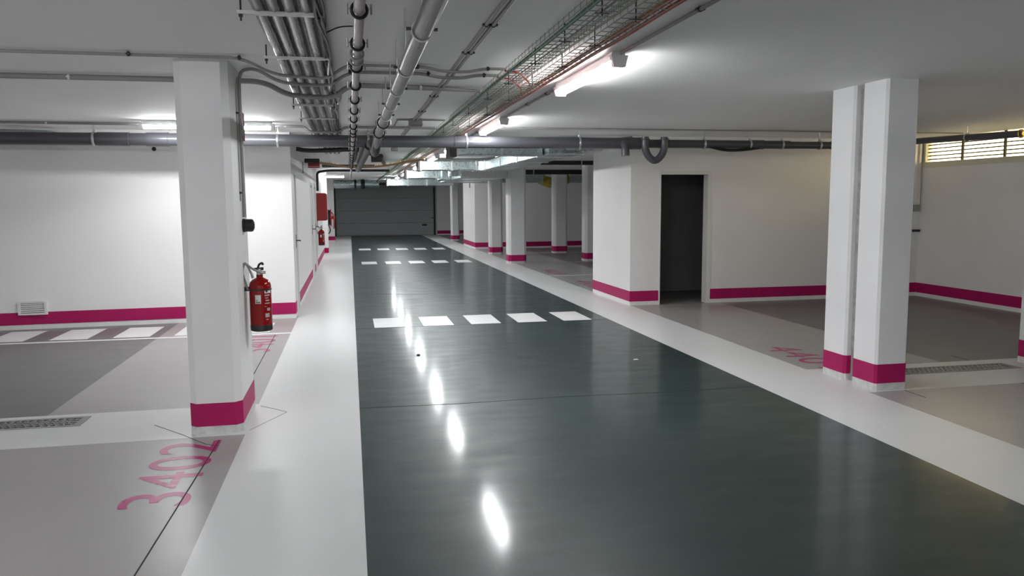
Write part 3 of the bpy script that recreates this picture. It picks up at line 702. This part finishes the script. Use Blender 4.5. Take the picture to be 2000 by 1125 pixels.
d5 = duct('air_duct', 'duct crossing over the far right bays towards the yellow insulation', [(3.86, 5.0, 24.3, 24.95, 2.2, 2.46), (5.0, 6.0, 24.3, 24.95, 2.2, 2.46), (6.9, 7.45, 24.3, 24.95, 2.2, 2.44)],
     [xflange(24.3, 24.95, x, 2.2, 2.46) for x in (3.9, 5.0, 6.0)])
MB().tube(smooth_path([(6.0, 24.6, 2.33), (6.15, 24.55, 2.25), (6.4, 24.5, 2.2), (6.65, 24.55, 2.28), (6.9, 24.6, 2.33)], 5), .16, 12,
          rs=[.13+.05*abs(math.sin(k*1.7)) for k in range(21)]).build('insulation', M_wool, d5, smooth=True)['label'] = 'ragged yellow and dark insulation'
MB().tube([(7.45+.06*k, 24.6, 2.33) for k in range(11)], .15, 12, rs=[.13+.025*(k % 2) for k in range(11)]).build('insulation', M_wool, d5, smooth=True)
rods(d2, [(1.7, 12.1), (2.5, 12.1)], 2.45); rods(d3, [(2.8, 19.6), (3.75, 19.6), (2.8, 22), (3.75, 22)], 2.42); rods(d4, [(1.6, 30.5), (3.8, 30.5)], 2.48); rods(d5, [(4.4, 24.6), (5.5, 24.6), (7.2, 24.6)], 2.44)
# silver round duct at the far left, and one in the upper left corner
rd = MB().tube([(-.6, 32.8, 2.36), (1.2, 32.8, 2.36)], .17, 24).build('round_duct', M_galv, smooth=True); tag(rd, 'silver round duct across the lane before the garage door', 'duct')
MB().ring((.25, 32.8, 2.36), 'x', .172, .02, 24, 6, wide=2).ring((.55, 32.8, 2.36), 'x', .175, .02, 24, 6, wide=4).build('duct_collar', M_blackm, rd, smooth=True)
r2 = MB().tube(fillet([(-5.5, 10.78, 2.475), (-3.95, 10.78, 2.475), (-3.66, 10.88, 2.475), (-3.62, 11.05, 2.475)], .22, 8), .05, 18).build('round_duct', M_galv, smooth=True)
tag(r2, 'silver duct with an elbow above the pipe at the upper left', 'duct')
for i, (y, z, r) in enumerate(((17.4, 2.475, .05), (22.2, 2.45, .07))):
    o = MB().tube([(4.25, y, z), (XR-.05, y, z)], r, 14).build('drain_pipe', M_black, smooth=True)
    tag(o, 'black pipe across the far right bays, %s of two' % ('nearer' if i == 0 else 'farther'), 'pipe')
    for x in (5.2, 6.9):
        c = MB().ring((x, y, z), 'x', r, .007, 16, 6, wide=2).build('hanger_ring', M_steel, o, smooth=True); MB().tube([(x, y, z+r), (x, y, H)], .005, 6).build('hanger_rod', M_steel, c)

# ------------------------------------------------------------------ services in the corridor ceiling past the cross pipe
ip = MB().tube(smooth_path([(-.77, 12.5, 2.425), (-.6, 12.5, 2.40), (-.3, 12.5, 2.405), (0, 12.5, 2.42), (.2, 12.55, 2.41), (.42, 12.9, 2.36)], 6), .034, 14).build('insulated_pipe', M_black, smooth=True)
tag(ip, 'black foam insulated pipe from the left corridor wall just past the cross pipe', 'pipe')
for i, (x, yb, yd, z) in enumerate(((.13, 10.9, 15.5, 2.42), (.19, 11.0, 15.5, 2.40), (.25, 11.0, 15.5, 2.44))):
    o = MB().tube(smooth_path([(x, yb, z), (x-.01, 12.5, z-.03), (x, 14, z), (x-.02, yd, z-.02)], 5), .028, 10).build('insulated_pipe', M_black if i != 1 else M_pvc_light, smooth=True)
    tag(o, ['black insulated pipe left of the grey one past the black bend', 'grey pipe between the two black insulated pipes', 'black insulated pipe right of the grey one past the black bend'][i], 'pipe')
ys_ = 16.4
ot = empty('cable_tray', (.2, ys_, 2.36)); tag(ot, 'sagging tray of yellow and orange cables crossing the corridor', 'cable tray')
path = [(-.78, ys_, 2.42), (-.45, ys_, 2.39), (0, ys_, 2.325), (.4, ys_, 2.325), (.8, ys_, 2.36), (1.2, ys_-.2, 2.43), (1.5, ys_-.4, 2.46)]
for k, (m, dy, dz) in enumerate(((M_orange, -.04, 0), (M_yellow, 0, .004), (M_yellow, .05, 0), (M_conduit, -.09, -.004), (M_conduit, .1, -.004))):
    MB().tube(smooth_path([(a, b+dy, c+dz) for a, b, c in path], 5), .018 if k < 3 else .007, 8).build('cable', m, ot, smooth=True)
m = MB(); P = smooth_path(path, 10)
for p in P: m.tube([p+V(0, -.1, .05), p+V(0, -.1, -.012), p+V(0, .1, -.012), p+V(0, .1, .05)], .003, 4)
tag(m.build('cross_wire', M_brass, ot), kind='stuff')
bb = MB().bbox(.42, .62, 15.0, 15.2, 2.36, 2.5, .006).build('junction_box', M_blackm); tag(bb, 'dark box under the ceiling beside the black pipes', 'box')
MB().tube([(.52, 15.1, 2.5), (.52, 15.1, H)], .01, 6).build('hanger_rod', M_steel, bb)
hp = MB().tube([(.62, 15.6, 2.50), (.8, 18.5, 2.50)], .045, 12).build('insulated_pipe', M_black, smooth=True); tag(hp, 'short black insulated pipe leading right behind the dark box', 'pipe')
dp = MB().tube(fillet([(-.76, 20.0, 1.9), (-.76, 20.0, 2.36), (-.5, 20.0, 2.40), (1.0, 20.0, 2.40)], .08), .03, 10).build('insulated_pipe', M_black, smooth=True)
tag(dp, 'dark pipe turning down the corridor wall to the red cabinet', 'pipe')
cp_ = MB().tube([(-.6, 18.9, 2.46), (.6, 18.9, 2.46)], .035, 12).build('drain_pipe', M_pvc, smooth=True); tag(cp_, 'short dark pipe across the corridor above the orange cable tray', 'pipe')
MB().tube([(0, 18.9, 2.46), (0, 18.9, H)], .006, 6).build('hanger_rod', M_steel, cp_)

# ------------------------------------------------------------------ fire extinguisher on the left pillar
def extinguisher(x, y, z, wallx, label, s=1.):
    o = empty('fire_extinguisher', (x, y, z)); tag(o, label, 'fire extinguisher')
    R = .079*s
    MB().lathe((x, y, z), [(R*.93, .035*s), (R, .04*s), (R, .33*s), (R*.985, .345*s), (R*.9, .365*s), (R*.7, .383*s), (R*.42, .394*s), (R*.3, .40*s), (R*.3, .42*s)], 36).build('cylinder', M_fire, o, smooth=True)
    MB().lathe((x, y, z), [(R*.9, 0), (R*1.005, .006*s), (R*1.01, .045*s), (R*1.0, .048*s)], 36).build('base_ring', M_black, o, smooth=True)
    v = MB().lathe((x, y, z), [(R*.26, .415*s), (R*.28, .42*s), (R*.28, .44*s), (R*.2, .445*s), (R*.2, .465*s)], 14).disc((x+.02*s, y-.012*s, z+.437*s), 'x', .011*s, .05*s, 12)
    v.build('valve', M_steel, o, smooth=True)
    h = MB().add([(x-.05*s,y-.01,z+.462*s),(x+.03*s,y-.01,z+.452*s),(x+.03*s,y+.01,z+.452*s),(x-.05*s,y+.01,z+.462*s),(x-.05*s,y-.01,z+.47*s),(x+.03*s,y-.01,z+.475*s),(x+.03*s,y+.01,z+.475*s),(x-.05*s,y+.01,z+.47*s)],
                 [(0,3,2,1),(4,5,6,7),(0,1,5,4),(1,2,6,5),(2,3,7,6),(3,0,4,7)])
    h.tube(smooth_path([(x-.012*s, y, z+.465*s), (x+.0*s, y, z+.495*s), (x+.022*s, y, z+.505*s), (x+.026*s, y, z+.49*s)], 4), .008*s, 8)
    h.build('lever', M_black, o, smooth=True)
    MB().tube(smooth_path([(x+.01*s, y-.015*s, z+.437*s), (x-.04*s, y-.04*s, z+.465*s), (x-.095*s, y-.045*s, z+.51*s), (x-.10*s, y-.045*s, z+.505*s), (x-.115*s, y-.045*s, z+.44*s), (x-.095*s, y-.04*s, z+.36*s), (x-.082*s, y-.03*s, z+.31*s)], 6), .0085*s, 8).build('hose', M_conduit, o, smooth=True)
    MB().tube([(x-.085*s, y-.035*s, z+.5*s), (x-.05*s, y-.05*s, z+.43*s), (x-.042*s, y-.055*s, z+.40*s)], .009*s, 8, rs=[.007*s, .01*s, .012*s]).build('nozzle', M_conduit, o, smooth=True)
    MB().box(wallx, x-R+.004, y-.02*s, y+.02*s, z+.30*s, z+.33*s).ring((x, y, z+.31*s), 'z', R+.002, .003, 28, 5, wide=2.).build('wall_bracket', M_blackm, o)
    # curved paper labels on the side that faces the hall
    def patch(a0, a1, z0, z1, m, nm, off=.0008):
        vs = []; fs = []; n = 8
        for i in range(n+1):
            q = math.radians(a0+(a1-a0)*i/n)
            for zz in (z0, z1): vs.append((x+(R+off)*math.cos(q), y+(R+off)*math.sin(q), z+zz*s))
        for i in range(n): fs.append((i*2, i*2+2, i*2+3, i*2+1))
        return MB().add(vs, fs).build(nm, m, o)
    l = patch(-112, -82, .21, .275, M_paper, 'paper_label')
    patch(-108, -98, .216, .224, M_print, 'print', .0014); patch(-96, -86, .216, .224, M_print, 'print', .0014); patch(-106, -102, .23, .24, M_print, 'print', .0014)
    patch(-62, -20, .285, .315, M_paper, 'paper_label'); patch(-56, -44, .292, .306, M_print, 'print', .0014)
    for z0, z1, a0, a1 in ((.262, .278, -62, -30), (.245, .256, -60, -40), (.225, .238, -58, -34), (.205, .216, -62, -30), (.186, .19, -66, -52), (.15, .18, -50, -30), (.10, .142, -62, -36), (.085, .095, -58, -44)):
        patch(a0, a1, z0+.15*(z1-z0), z1-.15*(z1-z0), M_print_grey, 'print_line')
    return o
extinguisher(-.672, 6.08, .655, -.78, 'red fire extinguisher with black base on the side of the large left pillar')
extinguisher(-.70, 19.85, .57, -.80, 'distant red fire extinguisher on the corridor wall under the red cabinet', .95)

so = MB().disc((-.772, 6.12, 1.44), 'x', .05, .016, 24).build('alarm_sounder', M_black, smooth=True); tag(so, 'round black alarm sounder on the side of the large left pillar', 'alarm')
MB().tube([(-.766, 6.12, 1.44), (-.755, 6.12, 1.44), (-.715, 6.12, 1.44), (-.705, 6.12, 1.44)], .045, 24, rs=[.044, .047, .047, .04]).build('horn', M_black, so, smooth=True)
MB().ring((-.703, 6.12, 1.44), 'x', .028, .004, 20).build('grille_ring', M_blackm, so, smooth=True)
sg = MB().box(-.779, -.774, 6.20, 6.41, 2.075, 2.285).build('safety_sign', M_signred); tag(sg, 'small red and white fire safety sign high on the left pillar', 'sign')
MB().box(-.7738, -.773, 6.23, 6.26, 2.10, 2.26).box(-.7738, -.773, 6.30, 6.34, 2.11, 2.2).box(-.7738, -.773, 6.28, 6.31, 2.2, 2.235).build('sign_symbol', M_paper, sg)

# vents, hole and small fittings on the left bay wall
def lwy(x): return 11.02+(x-XL)*(.28/4.82)
v = empty('wall_vent', (-4.05, lwy(-4.05), .19)); tag(v, 'small white louvred vent low on the left bay wall', 'vent')
yv = lwy(-4.05)-.012
MB().box(-4.22, -4.19, yv-.02, yv+.03, .19, .37).box(-3.91, -3.88, yv-.02, yv+.03, .19, .37).box(-4.19, -3.91, yv-.02, yv+.03, .19, .215).box(-4.19, -3.91, yv-.02, yv+.03, .345, .37).each('frame', M_doorw, v)
MB().box(-4.19, -3.91, yv+.0, yv+.02, .215, .345).build('backing', M_print, v)
for k in range(5):
    z = .222+.025*k
    MB().add([(-4.19,yv-.016,z),(-3.91,yv-.016,z),(-3.91,yv-.002,z+.018),(-4.19,yv-.002,z+.018),(-4.19,yv-.018,z+.002),(-3.91,yv-.018,z+.002),(-3.91,yv-.004,z+.02),(-4.19,yv-.004,z+.02)],
             [(0,3,2,1),(4,5,6,7),(0,1,5,4),(1,2,6,5),(2,3,7,6),(3,0,4,7)]).build('slat', M_frame, v)
v2 = MB().box(-1.31, -1.02, lwy(-1.2)-.02, lwy(-1.2)+.02, 2.36, 2.41).build('wall_vent', M_frame); tag(v2, 'narrow slot vent high on the left bay wall beside the pillar', 'vent')
MB().box(-1.30, -1.03, lwy(-1.2)-.023, lwy(-1.2)-.02, 2.378, 2.388).build('slot', M_print, v2)
hl = MB().disc((-2.5, lwy(-2.5)-.006, 2.325), 'y', .027, .012, 20).build('wall_socket_hole', M_black, smooth=True); tag(hl, 'small black round hole cap high on the left bay wall', 'cap')
# right wall fittings
cd = MB().box(9.13, 9.165, 11.335, 11.368, 1.51, 2.56).build('cable_trunking', M_frame); tag(cd, 'cream cable trunking in the corner beside the louvred window', 'trunking')
sw = MB().bbox(9.06, 9.15, 11.31, 11.368, 1.40, 1.51, .006).build('switch_box', M_conduit); tag(sw, 'small grey switch box in the right corner below the trunking', 'switch')
ba = MB().tube([(9.05, 11.33, 1.085), (9.18, 11.33, 1.085)], .02, 12).box(9.1, 9.13, 11.33, 11.37, 1.07, 1.1).build('wall_bar', M_black); tag(ba, 'short black bar on the wall in the right corner', 'fitting')

# ------------------------------------------------------------------ drain grates
def drain(x0, x1, y0, y1, label):
    o = empty('drain_grate', ((x0+x1)/2, (y0+y1)/2, 0)); tag(o, label, 'drain')
    MB().box(x0, x1, y0, y0+.03, 0, .005).box(x0, x1, y1-.03, y1, 0, .005).box(x0, x0+.05, y0+.03, y1-.03, 0, .005).box(x1-.05, x1, y0+.03, y1-.03, 0, .005).each('frame', M_conduit, o)
    MB().box(x0+.05, x1-.05, y0+.03, y1-.03, .0002, .001).build('channel', M_black, o)
    g = MB(); x = x0+.05; yy0, yy1 = y0+.03, y1-.03; dd = yy1-yy0
    def bar(xa, ya, xb, yb):
        a = V(xa, ya, 0); b = V(xb, yb, 0); d = (b-a).normalized(); n = V(-d.y, d.x, 0)*.003
        g.add([p+V(0,0,z) for z in (.001, .0045) for p in (a-n, b-n, b+n, a+n)], [(0,3,2,1),(4,5,6,7),(0,1,5,4),(1,2,6,5),(2,3,7,6),(3,0,4,7)])
    while x < x1-.05-dd*.6:
        bar(x, yy0, x+dd*.6, yy1); bar(x+dd*.6, yy0, x, yy1); x += .05
    for k in range(1, 4): bar(x0+.05, yy0+dd*k/4, x1-.05, yy0+dd*k/4)
    tag(g.build('mesh_grating', M_steel, o), kind='stuff')
drain(-4.8, -1.97, 6.09, 6.35, 'steel drain grate set in the white cross strip on the left')
drain(4.68, 6.2, 6.19, 6.42, 'steel drain grate set in the white cross strip on the right')

# ------------------------------------------------------------------ corridor wall: red cabinet, sign, hose reel
fc = MB().bbox(-.80, -.57, 20.0, 20.6, 1.17, 1.85, .01).build('fire_cabinet', M_firebox); tag(fc, 'red fire cabinet on the corridor wall above the distant extinguisher', 'cabinet')
MB().bbox(-.57, -.555, 20.02, 20.58, 1.19, 1.83, .004).build('cabinet_door', M_firebox, fc)
es = MB().bbox(-.80, -.53, 15.25, 15.35, 2.35, 2.43, .006).build('exit_sign_lamp', M_blackm); tag(es, 'dark and red sign box sticking out from the corridor wall under the ceiling', 'sign')
MB().bbox(-.74, -.53, 15.26, 15.34, 2.26, 2.35, .004).build('red_panel', M_signred, es)
MB().box(-.74, -.53, 15.255, 15.259, 2.283, 2.288).build('panel_line', M_paper, es)
sn = MB().box(-.80, -.785, 14.5, 14.56, 2.13, 2.33).build('door_sensor', M_conduit); tag(sn, 'narrow grey strip fitting high on the corridor wall', 'fitting')
sn2 = MB().box(4.17, 4.178, 27.6, 27.75, 2.1, 2.35).build('safety_sign', M_print); tag(sn2, 'small dark sign on the side of the far block', 'sign')
hr = empty('hose_reel', (-.9, 27, .55)); tag(hr, 'red hose reel with black hose on the recessed corridor wall', 'hose reel')
MB().disc((-.85, 27, 1.12), 'x', .30, .02, 28).disc((-.62, 27, 1.12), 'x', .30, .02, 28).build('drum_disc', M_firebox, hr, smooth=True)
rg = MB()
for k in range(5): rg.ring((-.81+.04*k, 27, 1.12), 'x', .24, .02, 24, 8)
rg.tube(smooth_path([(-.7, 26.8, .9), (-.65, 26.78, .7), (-.72, 26.8, .6), (-.8, 26.8, .75)], 5), .02, 8)
rg.build('hose', M_black, hr, smooth=True)
MB().tube(fillet([(-.99, 27, 1.42), (-.75, 27, 1.40), (-.55, 26.95, 1.25), (-.52, 26.9, 1.0), (-.53, 26.9, .75)], .06), .02, 10).disc((-.73, 27, 1.12), 'x', .05, .5, 14).build('swing_arm', M_firebox, hr, smooth=True)
MB().box(-.999, -.86, 26.9, 27.1, 1.0, 1.25).build('wall_bracket', M_blackm, hr)

# ------------------------------------------------------------------ bits on the lane
o = MB().add([(2.77,7.40,.001),(2.83,7.41,.001),(2.82,7.45,.004),(2.78,7.44,.003)], [(0,1,2,3)]).build('paper_scrap', M_paper); tag(o, 'tiny scrap of white paper lying on the dark lane', 'litter')
o = MB().lathe((.665, 8.17, 0), [(.02, 0), (.024, .004), (.012, .014), (.004, .018)], 9).build('pebble', M_black); tag(o, 'small dark crumb on the lane beside the lamp reflection', 'litter')
